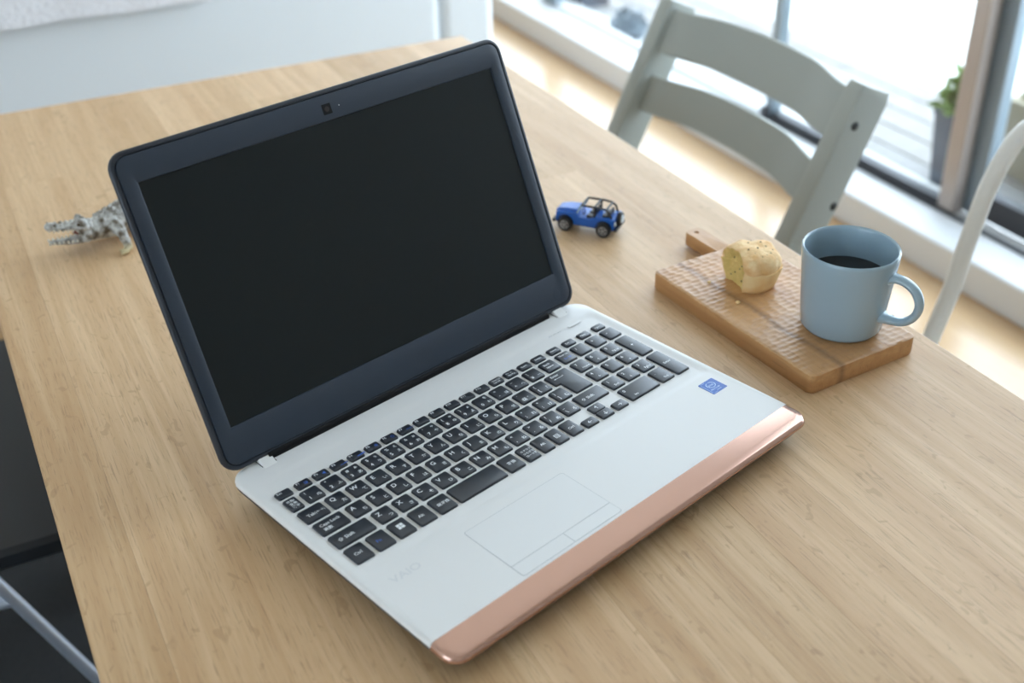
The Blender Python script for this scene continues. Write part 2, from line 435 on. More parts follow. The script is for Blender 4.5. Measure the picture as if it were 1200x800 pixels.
# function row
fl = ['Esc'] + ['F%d' % i for i in range(1, 13)]
sub = {1: '☒', 2: '◄', 3: '▁▂', 4: '▂▃', 5: '☼', 6: '☀', 7: '▭▭'}
for i, t in enumerate(fl):
    xc = -24.8 if i == 0 else -7.6 + (i - 1) * 16.46
    kk('f', xc, 12.8, [(t, 3.0, 1.2, 4.6, 'w')] + ([(sub[i], 3.2, 7.0, 2.2, B)] if i in sub else []))
for xc, t, t2 in ((190.0, 'Num Lk', 'Scr Lk'), (206.4, 'Prt Sc', 'Sys Rq'), (223.0, 'Insert', ''), (239.5, 'Delete', ''), (258.4, 'Home', ''), (277.4, 'End', ''), (296.4, 'PgUp', ''), (315.4, 'PgDn', '')):
    kk('f', xc, 12.6, [(t, 2.5, 2.0, 4.2 if t2 else 2.9, 'w')] + ([(t2, 2.5, 2.0, 1.4, 'w')] if t2 else []))
# number row
kk('n', -26.3, 10.6, [('半角/', 2.7, 1.5, 10.0, 'w'), ('全角', 2.9, 2.2, 6.4, 'w'), ('漢字', 2.9, 2.2, 2.6, 'w')])
nums = [('1', '!', 'ぬ', ''), ('2', '"', 'ふ', ''), ('3', '#', 'あ', 'ぁ'), ('4', '$', 'う', 'ぅ'), ('5', '%', 'え', 'ぇ'), ('6', '&', 'お', 'ぉ'), ('7', "'", 'や', 'ゃ'),
        ('8', '(', 'ゆ', 'ゅ'), ('9', ')', 'よ', 'ょ'), ('0', '', 'わ', 'を'), ('-', '=', 'ほ', ''), ('^', '~', 'へ', ''), ('¥', '|', 'ー', '')]
for i, (a, b2, c, d) in enumerate(nums):
    L = [(a, 4.2, 2.4, 2.4, 'w'), (b2, 3.8, 2.4, 9.4, 'w'), (c, 3.6, 9.2, 2.6, 'w')]
    if d: L.append((d, 3.2, 9.4, 9.4, 'w'))
    kk('n', -9.5 + i * P, W, L)
kk('n', 238.8, W, [('Back', 3.3, 2.6, 9.0, 'w'), ('space', 3.3, 2.6, 5.0, 'w')])
for xc, L in ((258.8, [('Num Lk', 2.9, 2.2, 10.2, 'w'), ('Scr Lk', 2.9, 3.6, 4.4, B)]), (277.6, [('/', 4.0, 3, 8.4, 'w')]), (296.8, [('*', 5.0, 3, 6.6, 'w')]), (315.7, [('-', 4.6, 3.2, 7.8, 'w')])):
    kk('n', xc, W, L)
# letter rows
def letters(row, x0, s, kana):
    for i, (a, c) in enumerate(zip(s, kana)):
        kk(row, x0 + i * P, W, [(a, 5.2, 2.0, 7.8, 'w'), (c, 3.7, 9.0, 2.6, 'w')] if a.isalpha() else [(a, 4.4, 2.4, 3.0, 'w'), (c, 3.7, 9.0, 2.6, 'w')] + ([(extra[a], 3.8, 2.4, 9.4, 'w')] if a in extra else []))
extra = {'@': '`', '[': '{', ';': '+', ':': '*', ']': '}', ',': '<', '.': '>', '/': '?', '\\': '_'}
kk('q', -21.4, 20.4, [('Tab', 3.8, 4.0, 5.0, 'w'), ('|←→|', 3.0, 10.8, 5.4, 'w')])
letters('q', 0, 'QWERTYUIOP@[', 'たていすかんなにらせ゛「')
kk('a', -19.0, 24.4, [('Caps Lock', 3.6, 3.4, 8.4, 'w'), ('英数', 3.3, 3.6, 3.0, 'w')])
letters('a', 4.95, 'ASDFGHJKL;:]', 'ちとしはきくまのりれけむ')
kk('z', -14.5, 33.4, [('⇧ Shift', 4.0, 4.0, 5.4, 'w')])
letters('z', 14.4, 'ZXCVBNM,.' + '/\\', 'つさそひこみもねるめろ')
kk('z', 231.2, 30.2, [('⇧ Shift', 4.0, 4.0, 5.4, 'w')])
# bottom row
for xa, xb, L in ((-31.3, -16.2, [('Ctrl', 3.6, 3.4, 7.6, 'w')]), (-12.2, 2.9, [('Fn', 3.8, 3.8, 7.6, B)]), (6.7, 21.6, []), (25.7, 41.0, [('Alt', 3.6, 4.0, 7.6, 'w')]), (44.7, 60.4, [('無変換', 3.3, 3.0, 7.6, 'w')]),
                  (114.0, 129.4, [('変換', 3.6, 4.0, 7.6, 'w')]), (133.4, 146.0, [('カタカナ', 2.4, 1.6, 11.8, 'w'), ('ひらがな', 2.4, 1.6, 8.2, 'w'), ('ローマ字', 2.4, 1.6, 4.6, 'w')]), (149.6, 161.6, [('Alt', 3.4, 3.4, 7.6, 'w')]), (165.0, 177.4, [('▤', 5.5, 3.4, 6.4, 'w')]), (181.0, 193.8, [('Ctrl', 3.4, 3.2, 7.6, 'w')])):
    kk('b', (xa + xb) / 2, xb - xa, L)
kk('b', 87.1, 47.0, [], 'spacebar')
kk((-67.2, -57.8), 203.9, 13.4, [('←', 5.0, 3.8, 2.6, 'w')]); kk((-67.2, -57.8), 239.2, 13.4, [('→', 5.0, 3.8, 2.6, 'w')])
kk((-57.2, -47.9), 221.8, 13.6, [('↑', 5.0, 4.6, 2.6, 'w')]); kk((-67.4, -57.8), 221.8, 13.6, [('↓', 5.0, 4.6, 2.6, 'w')])
# number pad
for r, y, lst in (('q', 0, (('7', 'Home'), ('8', '↑'), ('9', 'PgUp'))), ('a', 0, (('4', '←'), ('5', ''), ('6', '→'))), ('z', 0, (('1', 'End'), ('2', '↓'), ('3', 'PgDn')))):
    for i, (a, b2) in enumerate(lst):
        kk(r, 258.9 + i * 18.95, W, [(a, 4.0, 2.6, 9.0, 'w'), (b2, 3.0, 5.0, 2.6, 'w')])
kk('b', 268.4, 34.6, [('0', 4.0, 2.6, 12.0, 'w'), ('Ins', 3.0, 7.0, 3.0, 'w')]); kk('b', 296.9, 15.4, [('.', 4.6, 2.8, 12.0, 'w'), ('Del', 3.0, 6.0, 3.0, 'w')])
kk((-26.5, 7.4), 315.6, 14.2, [('+', 4.6, 4.6, 16.4, 'w')]); kk((-67.2, -30.0), 315.5, 14.6, [('Enter', 3.4, 3.0, 18.0, 'w')], 'enter_key')

# all texts are made once as flat outlines
TXT = {}
def need(s):
    if s and s not in TXT:
        c = bpy.data.curves.new('t', 'FONT'); c.body = s; c.size = 1.0; c.resolution_u = 2; c.offset = .012
        TXT[s] = bpy.data.objects.new('t', c); COL.objects.link(TXT[s])
for k in KEYS:
    for l in k[5]: need(l[0])
for s in ('intel', 'PENTIUM', 'inside', 'VAIO', 'Enter', '↵'): need(s)
bpy.context.view_layer.update()
dg = bpy.context.evaluated_depsgraph_get()
TM = {}
for s, o in TXT.items():
    ev = o.evaluated_get(dg); me = ev.to_mesh()
    TM[s] = ([v.co.copy() for v in me.vertices], [tuple(p.vertices) for p in me.polygons])
    ev.to_mesh_clear()
for o in TXT.values():
    c = o.data; bpy.data.objects.remove(o); bpy.data.curves.remove(c)
def put_text(mb, s, size, x, y, z, sx=1.0):
    v, f = TM[s]
    if v: mb.poly([(x + q.x * size * sx, y + q.y * size, z) for q in v], f)

KM = {}
ORI = Vector((0, 0, 0))
for name, x0, x1, y0, y1, legs in KEYS:
    w, h = round(x1 - x0, 1), round(y1 - y0, 1)
    if (w, h) not in KM:
        mb = MB()
        rr = lambda i, z, r: ring(-w / 2 + i, w / 2 - i, -h / 2 + i, h / 2 - i, r, z, 3)
        mb.loft([rr(-.25, -1.8, 1.6), rr(0, -.55, 1.5), rr(.25, -.12, 1.4), rr(.7, 0, 1.1)], False, True)
        mb.v = [q / 1000 for q in mb.v]
        me = mb.mesh('key', True, 50); me.materials.append(M['key']); KM[(w, h)] = me
    cx, cy = (x0 + x1) / 2, (y0 + y1) / 2
    k = link(name, KM[(w, h)], None, lap, loc=LP((cx, cy, 0)))
    for col in ('w', B):
        mb = MB()
        for (t, s, ox, oy, c) in legs:
            if c == col and t: put_text(mb, t, s * 1.12, x0 - cx + ox, y0 - cy + oy, .04)
        if abs(x0 - 6.7) < .01 and col == 'w':      # four-pane mark
            for (qa, qb) in ((0, 0), (1, 0), (0, 1), (1, 1)):
                a, b2 = -2.6 + qa * 2.9, -1.4 + qb * 2.9
                mb.poly([(a, b2, .04), (a + 2.6, b2, .04), (a + 2.6, b2 + 2.6, .04), (a, b2 + 2.6, .04)], [(0, 1, 2, 3)])
        if mb.v:
            mb.v = [q / 1000 for q in mb.v]
            mb.build('legend', M['print'] if col == 'w' else M['blueprint'], k, smooth=False)
# stepped enter key
def enter(i, z):
    pts = [(221.0 + i, -7.2 + i), (226.2 + i, -7.2 + i), (226.2 + i, -26.3 + i), (245.9 - i, -26.3 + i), (245.9 - i, 7.8 - i), (221.0 + i, 7.8 - i)]
    out = []
    for j, p in enumerate(pts):
        a, b2 = Vector(pts[j - 1]), Vector(pts[(j + 1) % 6]); p = Vector(p)
        da, db = (a - p).normalized(), (b2 - p).normalized()
        for t in (0, .3, .7, 1):
            q = p + da * 1.2 * (1 - t) ** 2 + db * 1.2 * t ** 2
            out.append((q.x, q.y, z))
    return out
ek = lmb(lambda mb: mb.loft([enter(-.25, -1.8), enter(0, -.55), enter(.25, -.12), enter(.7, 0)], False, True)).build('enter_key', M['key'], lap, angle=50)
def entl(mb):
    put_text(mb, 'Enter', 4.0, 225.2, 2.6, .04)
    mb.box((226, -.6, .03), (236, -.25, .05)); mb.box((235.7, -.6, .03), (236, 1.2, .05)); mb.poly([(225, -.42, .04), (227, -1.2, .04), (227, .35, .04)], [(0, 1, 2)])
lmb(entl).build('legend', M['print'], ek, smooth=False)
# sticker, badge, status lights
st = lmb(lambda mb: mb.loft([ring(305.7, 323.5, -107.5, -90.1, .8, z) for z in (-.95, -.75)])).build('sticker', M['sticker'], lap)
st['label'] = 'blue square processor sticker'
def stp(mb):
    cx, cy = 314.6, -96.6
    for k in range(34):                     # swirl ring
        if k in (8, 9): continue
        a0, a1 = 2 * PI * k / 34, 2 * PI * (k + 1) / 34
        pt = lambda a, r: (cx + 4.9 * r * math.cos(a), cy + 3.9 * r * math.sin(a), -.70)
        mb.poly([pt(a0, .84), pt(a1, .84), pt(a1, 1), pt(a0, 1)], [(0, 1, 2, 3)])
    put_text(mb, 'intel', 3.7, 310.9, -97.9, -.70)
    put_text(mb, 'PENTIUM', 2.6, 308.6, -103.2, -.70); put_text(mb, 'inside', 2.3, 313.0, -105.5, -.70)
    mb.box((306.9, -105.6, -.71), (307.2, -92.2, -.70)); mb.box((307.6, -91.5, -.71), (312.4, -91.2, -.70)); mb.box((307.6, -106.6, -.71), (312.0, -106.3, -.70))
lmb(stp).build('sticker_print', M['stickerprint'], st, smooth=False)
lmb(lambda mb: put_text(mb, 'VAIO', 9.5, -25.5, -98.5, -.88, 1.15)).build('maker_badge', M['faint'], lap, smooth=False)
for i, x in enumerate((272, 277.5, 283)):
    lmb(lambda mb: mb.box((x, 52.6, -1.0), (x + 1.6, 53.4, -.88)).box((x + 2.4, 52.7, -1.0), (x + 4, 53.3, -.88))).build('status_light', M['groove'], lap)
lmb(lambda mb: mb.loft([ring(296.5, 313.5, 51.4, 54.6, 1.5, z) for z in (-1.1, -.85)])).build('power_button', M['padwhite'], lap)

# ------------------------------------------------------------------ carved wooden cutting board
def stripe(nt, tc, col, mix, rng):
    sx = nt.nodes.new('ShaderNodeSeparateXYZ'); nt.links.new(tc.outputs['Object'], sx.inputs[0])
    ns = nt.nodes.new('ShaderNodeTexNoise'); ns.inputs['Scale'].default_value = 12; nt.links.new(tc.outputs['Object'], ns.inputs['Vector'])
    ad = nt.nodes.new('ShaderNodeMath'); ad.operation = 'MULTIPLY_ADD'; nt.links.new(ns.outputs['Fac'], ad.inputs[0]); ad.inputs[1].default_value = .016; nt.links.new(sx.outputs[0], ad.inputs[2])
    ab = nt.nodes.new('ShaderNodeMath'); ab.operation = 'SUBTRACT'; nt.links.new(ad.outputs[0], ab.inputs[0]); ab.inputs[1].default_value = -.022
    aa = nt.nodes.new('ShaderNodeMath'); aa.operation = 'ABSOLUTE'; nt.links.new(ab.outputs[0], aa.inputs[0])
    return mix(rng(aa.outputs[0], .0, .006, .55, 0), col, srgb(92, 58, 38))
M['board'] = wood('oiled_cherry_board', srgb(208, 165, 116), srgb(178, 130, 84), srgb(116, 78, 48), along=(150, 6, 120), rough=.42, pore_amt=.25, fleck=.2, rand=False, extra=stripe)
BW, BL, BT = .126, .225, .019
bd = thing('cutting_board', 'small hand-carved brown wooden serving board beneath the blue mug', 'cutting board', (.4705, .0875, TOP), math.radians(4.3))
def board():
    mb = MB(); nx, ny = 84, 150; r = .007
    rnd = random.Random(4); jit = {}
    def hgt(x, y):
        row = math.floor(y / .0062); fx = x / .0105 + (.5 if row % 2 else 0) + .25 * math.sin(row * 2.3)
        c = math.floor(fx); k = (row, c)
        if k not in jit: jit[k] = (rnd.uniform(-.12, .12), rnd.uniform(-.12, .12), rnd.uniform(.6, 1.1))
        jx, jy, d = jit[k]
        u, v = fx - c - .5 + jx, y / .0062 - row - .5 + jy
        return -.0008 * d * max(0, 1 - (u * u * 2.4 + v * v * 3.2))
    idx = {}
    for j in range(ny + 1):
        for i in range(nx + 1):
            x, y = -BW / 2 + BW * i / nx, -BL / 2 + BL * j / ny
            ax, ay = BW / 2 - abs(x), BL / 2 - abs(y)
            if ax < r and ay < r:
                a, b2 = 1 - ax / r, 1 - ay / r; m = max(a, b2); d = math.hypot(a, b2) or 1
                qx, qy = a * m / d, b2 * m / d
                x = math.copysign(BW / 2 - r + qx * r, x); y = math.copysign(BL / 2 - r + qy * r, y)
            e = min(ax, ay); z = BT + hgt(x, y) - (.0009 * (1 - min(1, e / .0025)) ** 2)
            idx[i, j] = len(mb.v); mb.v.append(Vector((x, y, z)))
    for j in range(ny):
        for i in range(nx): mb.f.append((idx[i, j], idx[i + 1, j], idx[i + 1, j + 1], idx[i, j + 1]))
    loop = [idx[i, 0] for i in range(nx)] + [idx[nx, j] for j in range(ny)] + [idx[i, ny] for i in range(nx, 0, -1)] + [idx[0, j] for j in range(ny, 0, -1)]
    prev = loop
    for (s, z) in ((1.004, BT - .0026), (1.004, .0025), (.992, 0)):
        cur = []
        for q in loop:
            p = mb.v[q]; cur.append(len(mb.v)); mb.v.append(Vector((p.x * s, p.y * (1 + (s - 1) * .55), z)))
        for a in range(len(loop)):
            b2 = (a + 1) % len(loop); mb.f.append((prev[a], cur[a], cur[b2], prev[b2]))
        prev = cur
    mb.f.append(tuple(prev))
    return mb
board().build('board', M['board'], bd, angle=40)
def handle():
    mb = MB(); n = 36
    out, hole = [], []
    hx0, hx1, hy0, hy1 = .0185, .0385, .108, .1665
    cx, cy = (hx0 + hx1) / 2, hy1 - .0085
    R = ring(hx0, hx1, hy0, hy1, (.0005, .0005, .005, .005), 0, 8)
    hole = []
    for (x, y, z) in R:
        a = math.atan2(y - cy, x - cx); hole.append((cx + .0026 * math.cos(a), cy + .0026 * math.sin(a)))
    at = lambda pts, z, s=1.0: [(cx + (p[0] - cx) * s, cy + (p[1] - cy) * s, z) for p in pts]
    mb.loft([at(hole, .003), at(hole, .0165), at(hole, .0172, 1.25), at(R, .0172, .95), at(R, .0162, .99), at(R, .004, 1), at(R, .003, .97), at(hole, .003)], False, False)
    return mb
handle().build('handle', M['board'], bd, angle=45)

# ------------------------------------------------------------------ mug with coffee
M['mug'] = material('pale_blue_glaze', srgb(152, 174, 187), .16, spec=.55, coat=.3)
M['coffee'] = material('black_coffee', (.010, .006, .004), .06, spec=.6)
M['froth'] = material('coffee_froth', srgb(120, 84, 48), .3)
MZ = TOP + BT - .0003
mug = thing('mug', 'pale blue ceramic mug of black coffee on the wooden board', 'mug', (.494, .028, MZ))
rb, rt, mh = .0362, .0430, .0800
wall = lambda z: rb + (rt - rb) * (z / mh)
prof = [(0.001, .0018), (.028, .0018), (.0285, 0), (.0315, 0), (.0345, .0015), (wall(.005) , .005)]
prof += [(wall(z), z) for z in (.02, .04, .06, .076)] + [(rt - .0004, .0790), (rt - .0014, mh), (rt - .0026, .0794), (rt - .0033, .0775)]
prof += [(wall(z) - .0036, z) for z in (.07, .05, .03, .012)] + [(.029, .006), (.022, .0045), (.001, .0042)]
MB().lathe(prof, 72).build('body', M['mug'], mug, angle=60)
def mhandle():
    d = Vector((.40, -.917, 0)).normalized(); up = Vector((0, 0, 1)); side = Vector((-d.y, d.x, 0))
    # outline of the ear in (outward, height)
    ctrl = [(wall(.061) - .0025, .0615), (.046, .0625), (.054, .0615), (.0625, .0565), (.0675, .0480), (.0680, .0385), (.0640, .0295), (.0565, .0235), (.0470, .0215), (wall(.022) - .0025, .0220)]
    pts = []
    for i in range(len(ctrl) - 1):
        p0, p1, p2, p3 = (ctrl[max(i - 1, 0)], ctrl[i], ctrl[i + 1], ctrl[min(i + 2, len(ctrl) - 1)])
        for t in (0, .25, .5, .75):
            c = [.5 * (2 * b2 + (c2 - a) * t + (2 * a - 5 * b2 + 4 * c2 - e) * t * t + (-a + 3 * b2 - 3 * c2 + e) * t ** 3) for a, b2, c2, e in zip(p0, p1, p2, p3)]
            pts.append(c)
    pts.append(ctrl[-1])
    rings = []; n = 16; m = len(pts)
    for i, (u, v) in enumerate(pts):
        a, b2 = pts[max(i - 1, 0)], pts[min(i + 1, m - 1)]
        t = Vector((b2[0] - a[0], b2[1] - a[1])).normalized(); nn = Vector((-t.y, t.x))
        e = min(i, m - 1 - i); fl = 1 + 1.0 * max(0, 1 - e / 5) ** 2
        rn, rs = .0038 * (1 + .5 * (fl - 1)), .0056 * fl
        rings.append([d * (u + nn.x * rn * math.cos(2 * PI * j / n)) + up * (v + nn.y * rn * math.cos(2 * PI * j / n)) + side * (rs * math.sin(2 * PI * j / n)) for j in range(n)])
    return MB().loft(rings)
mhandle().build('handle', M['mug'], mug, angle=70)
cf = MB().lathe([(.001, .0505), (.030, .0505), (wall(.0505) - .0040, .0506), (wall(.0505) - .0036, .0512)], 48).build('coffee', M['coffee'], mug)
fm = MB(); rf = random.Random(3)
for k in range(46):
    a = rf.uniform(.2, 2.6); r = wall(.0505) - .0046 - abs(rf.gauss(0, .0008)); s = rf.uniform(.0004, .0010)
    fm.lathe([(s, 0), (s * .7, s * .45), (s * .1, s * .6)], 8, (r * math.cos(a), r * math.sin(a), .0506))
fm.build('froth', M['froth'], mug)['kind'] = 'stuff'

# ------------------------------------------------------------------ half-eaten muffin and crumbs
M['crust'] = material('baked_crust', srgb(234, 194, 134), .75, vary=(70, srgb(240, 210, 156)), bump=(260, .7, .0012))
M['crown'] = material('browned_crown', srgb(224, 176, 118), .8, vary=(90, srgb(242, 210, 160)), bump=(220, .9, .0016))
M['crumbin'] = material('soft_crumb', srgb(224, 194, 124), .9, vary=(110, srgb(206, 180, 104)), bump=(320, 1.0, .0016))
M['seed'] = material('dark_seed', srgb(52, 44, 40), .6)
mf = thing('muffin', 'half-eaten seeded muffin with a bite gone, on the carved board', 'muffin', (.4690, .1315, TOP + BT - .0008))
BN, BS = Vector((-.985, .17, 0)), Vector((.17, .985, 0))
def muffin():
    """one skin of rings; what the bite pushed in becomes the bitten face, the rest cup crust and crown"""
    rings = [(.0215, 0, .02), (.0236, .0007, .03), (.0256, .006, .03), (.0272, .012, .035), (.0286, .0180, .045), (.0292, .0208, .07), (.0288, .0222, .08), (.0274, .0218, .05),
             (.0280, .0236, .05), (.0284, .0268, .07), (.0270, .0306, .08), (.0240, .0340, .09), (.0200, .0364, .09), (.0152, .0380, .09), (.0098, .0390, .08), (.0048, .0395, .05), (.0010, .0396, 0)]
    n = 88; pts, hit = [], []
    def cut(q, lim_add=0.0):
        p = Vector(q); d, t = p.dot(BN), p.dot(BS)
        lim = .0128 + .0105 * min(1.5, abs((t + .002) / .024)) ** 2.2 + .0016 * noise.noise(Vector((t * 170, p.z * 200, 3.1))) + .0008 * noise.noise(Vector((t * 520, p.z * 520, 8))) + .0035 * max(0, (p.z - .026) / .013)
        if d > lim:
            return p - BN * (d - lim), True
        return p, False
    for (r, z, nz) in rings:
        for j in range(n):
            a = 2 * PI * j / n; c, sn = math.cos(a), math.sin(a)
            k = 1 + nz * noise.noise(Vector((c * 1.9, sn * 1.9, z * 70))) + nz * .5 * noise.noise(Vector((c * 6, sn * 6, z * 150 + 7)))
            zz = z + (.0022 * noise.noise(Vector((c * r * 80, sn * r * 80, 2))) if z > .023 else 0) + (.0009 * noise.noise(Vector((c * 5, sn * 5, 1))) if .019 < z < .023 else 0)
            p, h = cut((c * r * k, sn * r * k, zz)); pts.append(p); hit.append(h)
    out = {'cup_crust': MB(), 'crown': MB(), 'bitten_face': MB()}
    idx = {k: {} for k in out}
    def add(part, f):
        ids = []
        for i in f:
            if i not in idx[part]: idx[part][i] = len(out[part].v); out[part].v.append(pts[i])
            ids.append(idx[part][i])
        out[part].f.append(tuple(ids))
    for i in range(len(rings) - 1):
        for j in range(n):
            f = (i * n + j, i * n + (j + 1) % n, (i + 1) * n + (j + 1) % n, (i + 1) * n + j)
            add('bitten_face' if all(hit[q] for q in f) else ('cup_crust' if i < 7 else 'crown'), f)
    add('cup_crust', tuple(range(n))); add('crown', tuple((len(rings) - 1) * n + j for j in range(n)))
    # the bite also shows crumb where the crown's rings crowd together: a thick ragged wall just inside
    for k, m in (('cup_crust', M['crust']), ('crown', M['crown']), ('bitten_face', M['crumbin'])):
        out[k].build(k, m, mf, angle=80)
muffin()
def seed(p): MB().lathe([(.0001, -.0007), (.0008, -.0003), (.0009, .0002), (.0004, .0008)], 7, p).build('seed', M['seed'], mf)
for (sx, sy) in [(-.006, -.012), (-.008, -.004), (.004, -.017), (-.002, -.018), (.012, .004), (.002, .010), (.001, -.006), (.016, -.010), (.010, -.015), (-.010, -.010), (.008, .014), (.019, .004), (.013, -.003)]:
    q = math.hypot(sx, sy); seed((sx, sy, .0397 - 9.5 * q ** 2 + .0022 * noise.noise(Vector((sx * 80, sy * 80, 2)))))
for (t, z) in ((-.008, .024), (.004, .012), (.008, .026), (-.002, .018), (-.010, .009), (.010, .007), (.001, .030)):
    lim = .0128 + .0105 * abs((t + .002) / .024) ** 2.2 + .0016 * noise.noise(Vector((t * 170, z * 200, 3.1))) + .0002
    p = BN * lim + BS * t; seed((p.x, p.y, z))
def crumb(loc, s, label, sd):
    mb = MB(); r = random.Random(sd)
    rings = [[(s * k * (1 + r.uniform(-.25, .25)) * math.cos(2 * PI * j / 8), s * k * (1 + r.uniform(-.25, .25)) * math.sin(2 * PI * j / 8), z * s) for j in range(8)] for k, z in ((.7, 0), (1.1, .4), (.9, .9), (.35, 1.3))]
    tag(mb.loft(rings).build('crumb', M['crust'], loc=loc, angle=80), label, 'crumb', 'crumbs from the muffin')
crumb((.4340, .1487, TOP + BT - .0005), .0018, 'tiny golden crumb beside the bitten side of the muffin', 1)
crumb((.4350, .1030, TOP + BT - .0005), .0022, 'pale flat crumb in front of the muffin on the carved board', 2)

# ------------------------------------------------------------------ toy off-road car
M['jblue'] = material('blue_toy_paint', srgb(28, 98, 192), .3, spec=.5)
M['jblack'] = material('black_toy_plastic', (.018, .019, .022), .5)
M['jrim'] = material('silver_toy_rim', (.45, .46, .48), .35, .6)
M['jglass'] = material('pale_toy_windscreen', srgb(160, 190, 214), .2)
M['jlight'] = material('pale_tail_light', srgb(200, 215, 225), .3)
hd = math.atan2(.774, -.633)
jp = thing('toy_car', 'blue open-top toy off-road car parked behind the laptop lid', 'toy car', (.4095, .3385, TOP), hd)
S = .001
def jm(fn):
    mb = MB(); fn(mb); mb.v = [q * S for q in mb.v]; return mb
# side profile extruded across: tub with front wings (forward +x, left +y)
def tub(mb):
    prof = [(-33, 8.5), (33.5, 8.5), (34, 18), (33, 20.5), (12, 22.5), (9, 22.5), (8, 18.5), (-4, 17.5), (-12, 21), (-33, 21.5)]
    mb.loft([[(x, y, z) for x, z in prof] for y in (-12.5, -13.2, 13.2, 12.5)][1:3])
jm(tub).build('body', M['jblue'], jp, bevel=.0009)
jm(lambda mb: mb.loft([[(10, -10.5, 21.5), (10, 10.5, 21.5), (10, 9.6, 25.2), (10, -9.6, 25.2)], [(24, -9.6, 21), (24, 9.6, 21), (24, 8.6, 24.6), (24, -8.6, 24.6)], [(33, -8.8, 19), (33, 8.8, 19), (33, 7.8, 22.6), (33, -7.8, 22.6)]])).build('bonnet', M['jblue'], jp, bevel=.0012)
jm(lambda mb: mb.box((32.5, -8.5, 10), (34.8, 8.5, 21.5))).build('grille', M['jblue'], jp, bevel=.0006)
for s in (-1, 1):
    jm(lambda mb: mb.loft([[(35.2, s * 6 + 1.9 * math.cos(t * PI / 8), 17.5 + 1.9 * math.sin(t * PI / 8)) for t in range(16)], [(34.4, s * 6 + 1.9 * math.cos(t * PI / 8), 17.5 + 1.9 * math.sin(t * PI / 8)) for t in range(16)]])).build('headlight', M['jlight'], jp)
    for wx, lo in ((22.5, 'f'), (-21.5, 'r')):          # black arches over each wheel
        def arch(mb):
            rings = []
            for k in range(13):
                a = PI * (.02 + .96 * k / 12); ca, sa = math.cos(a), math.sin(a)
                rings.append([(wx + 9.3 * ca, s * y, 9 + z * sa) for y, z in ((10.5, 8.4), (16.4, 8.4), (16.6, 9.4), (10.5, 9.8))])
            mb.loft(rings)
        jm(arch).build('wheel_arch', M['jblack'], jp)
for wx in (22.5, -21.5):
    for s in (-1, 1):
        def tyre(mb):
            pr = [(4.6, -3.2), (7.2, -3.2), (8.1, -2.4), (8.1, 2.4), (7.2, 3.2), (4.6, 3.2)]
            mb.loft([[(wx + r * math.cos(2 * PI * j / 24), s * 13.3 + y, 8.1 + r * math.sin(2 * PI * j / 24)) for j in range(24)] for r, y in pr])
        wh = jm(tyre).build('wheel', M['jblack'], jp)
        def rim(mb):
            for k in range(5):
                a = 2 * PI * k / 5; c2, s2 = math.cos(a), math.sin(a)
                mb.tube([(wx + .6 * c2, s * 16.7, 8.1 + .6 * s2), (wx + 4.4 * c2, s * 16.6, 8.1 + 4.4 * s2)], .75, 6)
            mb.tube([(wx + 4.5 * math.cos(2 * PI * j / 20), s * 16.5, 8.1 + 4.5 * math.sin(2 * PI * j / 20)) for j in range(20)], .6, 6, closed=True)
            mb.tube([(wx, s * 16.0, 8.1), (wx, s * 17.2, 8.1)], 1.3, 8)
        jm(rim).build('rim', M['jrim'], wh)
# windscreen: pale frame round a clear-looking pane, leaning back
wf = jm(lambda mb: mb.tube([(9.5, -12, 22.5), (5.2, -11.2, 31), (5.2, 11.2, 31), (9.5, 12, 22.5)], 1.0, 8).tube([(9.5, -12, 23), (9.5, 12, 23)], 1.0, 8)).build('windscreen_frame', M['jglass'], jp)
jm(lambda mb: mb.loft([[(9.6, -11, 23), (9.6, 11, 23), (9.2, 11, 23), (9.2, -11, 23)], [(5.5, -10.4, 30.6), (5.5, 10.4, 30.6), (5.1, 10.4, 30.6), (5.1, -10.4, 30.6)]])).build('pane', M['glass'], wf, smooth=False)
def cage(mb):
    for s in (-1, 1):
        mb.tube([(5.2, s * 10.6, 31.4), (-6, s * 10.8, 31.8), (-14, s * 10.8, 31.8), (-22, s * 10.6, 31.2), (-27, s * 10.4, 28.0), (-29, s * 10.4, 21)], 1.25, 8)
        mb.tube([(-10, s * 11, 18), (-10, s * 10.8, 31.6)], 1.25, 8)
    for x, z in ((5.2, 31.4), (-10, 31.8), (-23, 30.8)): mb.tube([(x, -10.7, z), (x, 10.7, z)], 1.25, 8)
jm(cage).build('roll_cage', M['jblack'], jp)
for s in (-1, 1):
    jm(lambda mb: mb.box((-9, s * 5.5 - 4, 14), (0, s * 5.5 + 4, 20)).loft([[(-9, s * 5.5 - 4, 17), (-9, s * 5.5 + 4, 17), (-6, s * 5.5 + 4, 17), (-6, s * 5.5 - 4, 17)], [(-12, s * 5.5 - 3.4, 29), (-12, s * 5.5 + 3.4, 29), (-10, s * 5.5 + 3.4, 29), (-10, s * 5.5 - 3.4, 29)]])).build('seat', M['jblack'], jp, bevel=.0008)
jm(lambda mb: mb.box((-24, -9, 15), (-18, 9, 23)).box((-26, -9, 20), (-23.5, 9, 27))).build('rear_bench', M['jblack'], jp, bevel=.0008)
jm(lambda mb: mb.tube([(4 + 0.9 * math.sin(2 * PI * j / 16), 5.5 + 3.2 * math.cos(2 * PI * j / 16), 22.5 + 3.2 * math.sin(2 * PI * j / 16)) for j in range(16)], .5, 6, closed=True)).build('steering_wheel', M['jblack'], jp)
sp = jm(lambda mb: mb.loft([[(x, 7.6 * r * math.cos(2 * PI * j / 24), 18.5 + 7.6 * r * math.sin(2 * PI * j / 24)) for j in range(24)] for x, r in ((-33, .85), (-33.6, 1), (-37, 1), (-37.8, .85))])).build('spare_wheel', M['jblack'], jp)
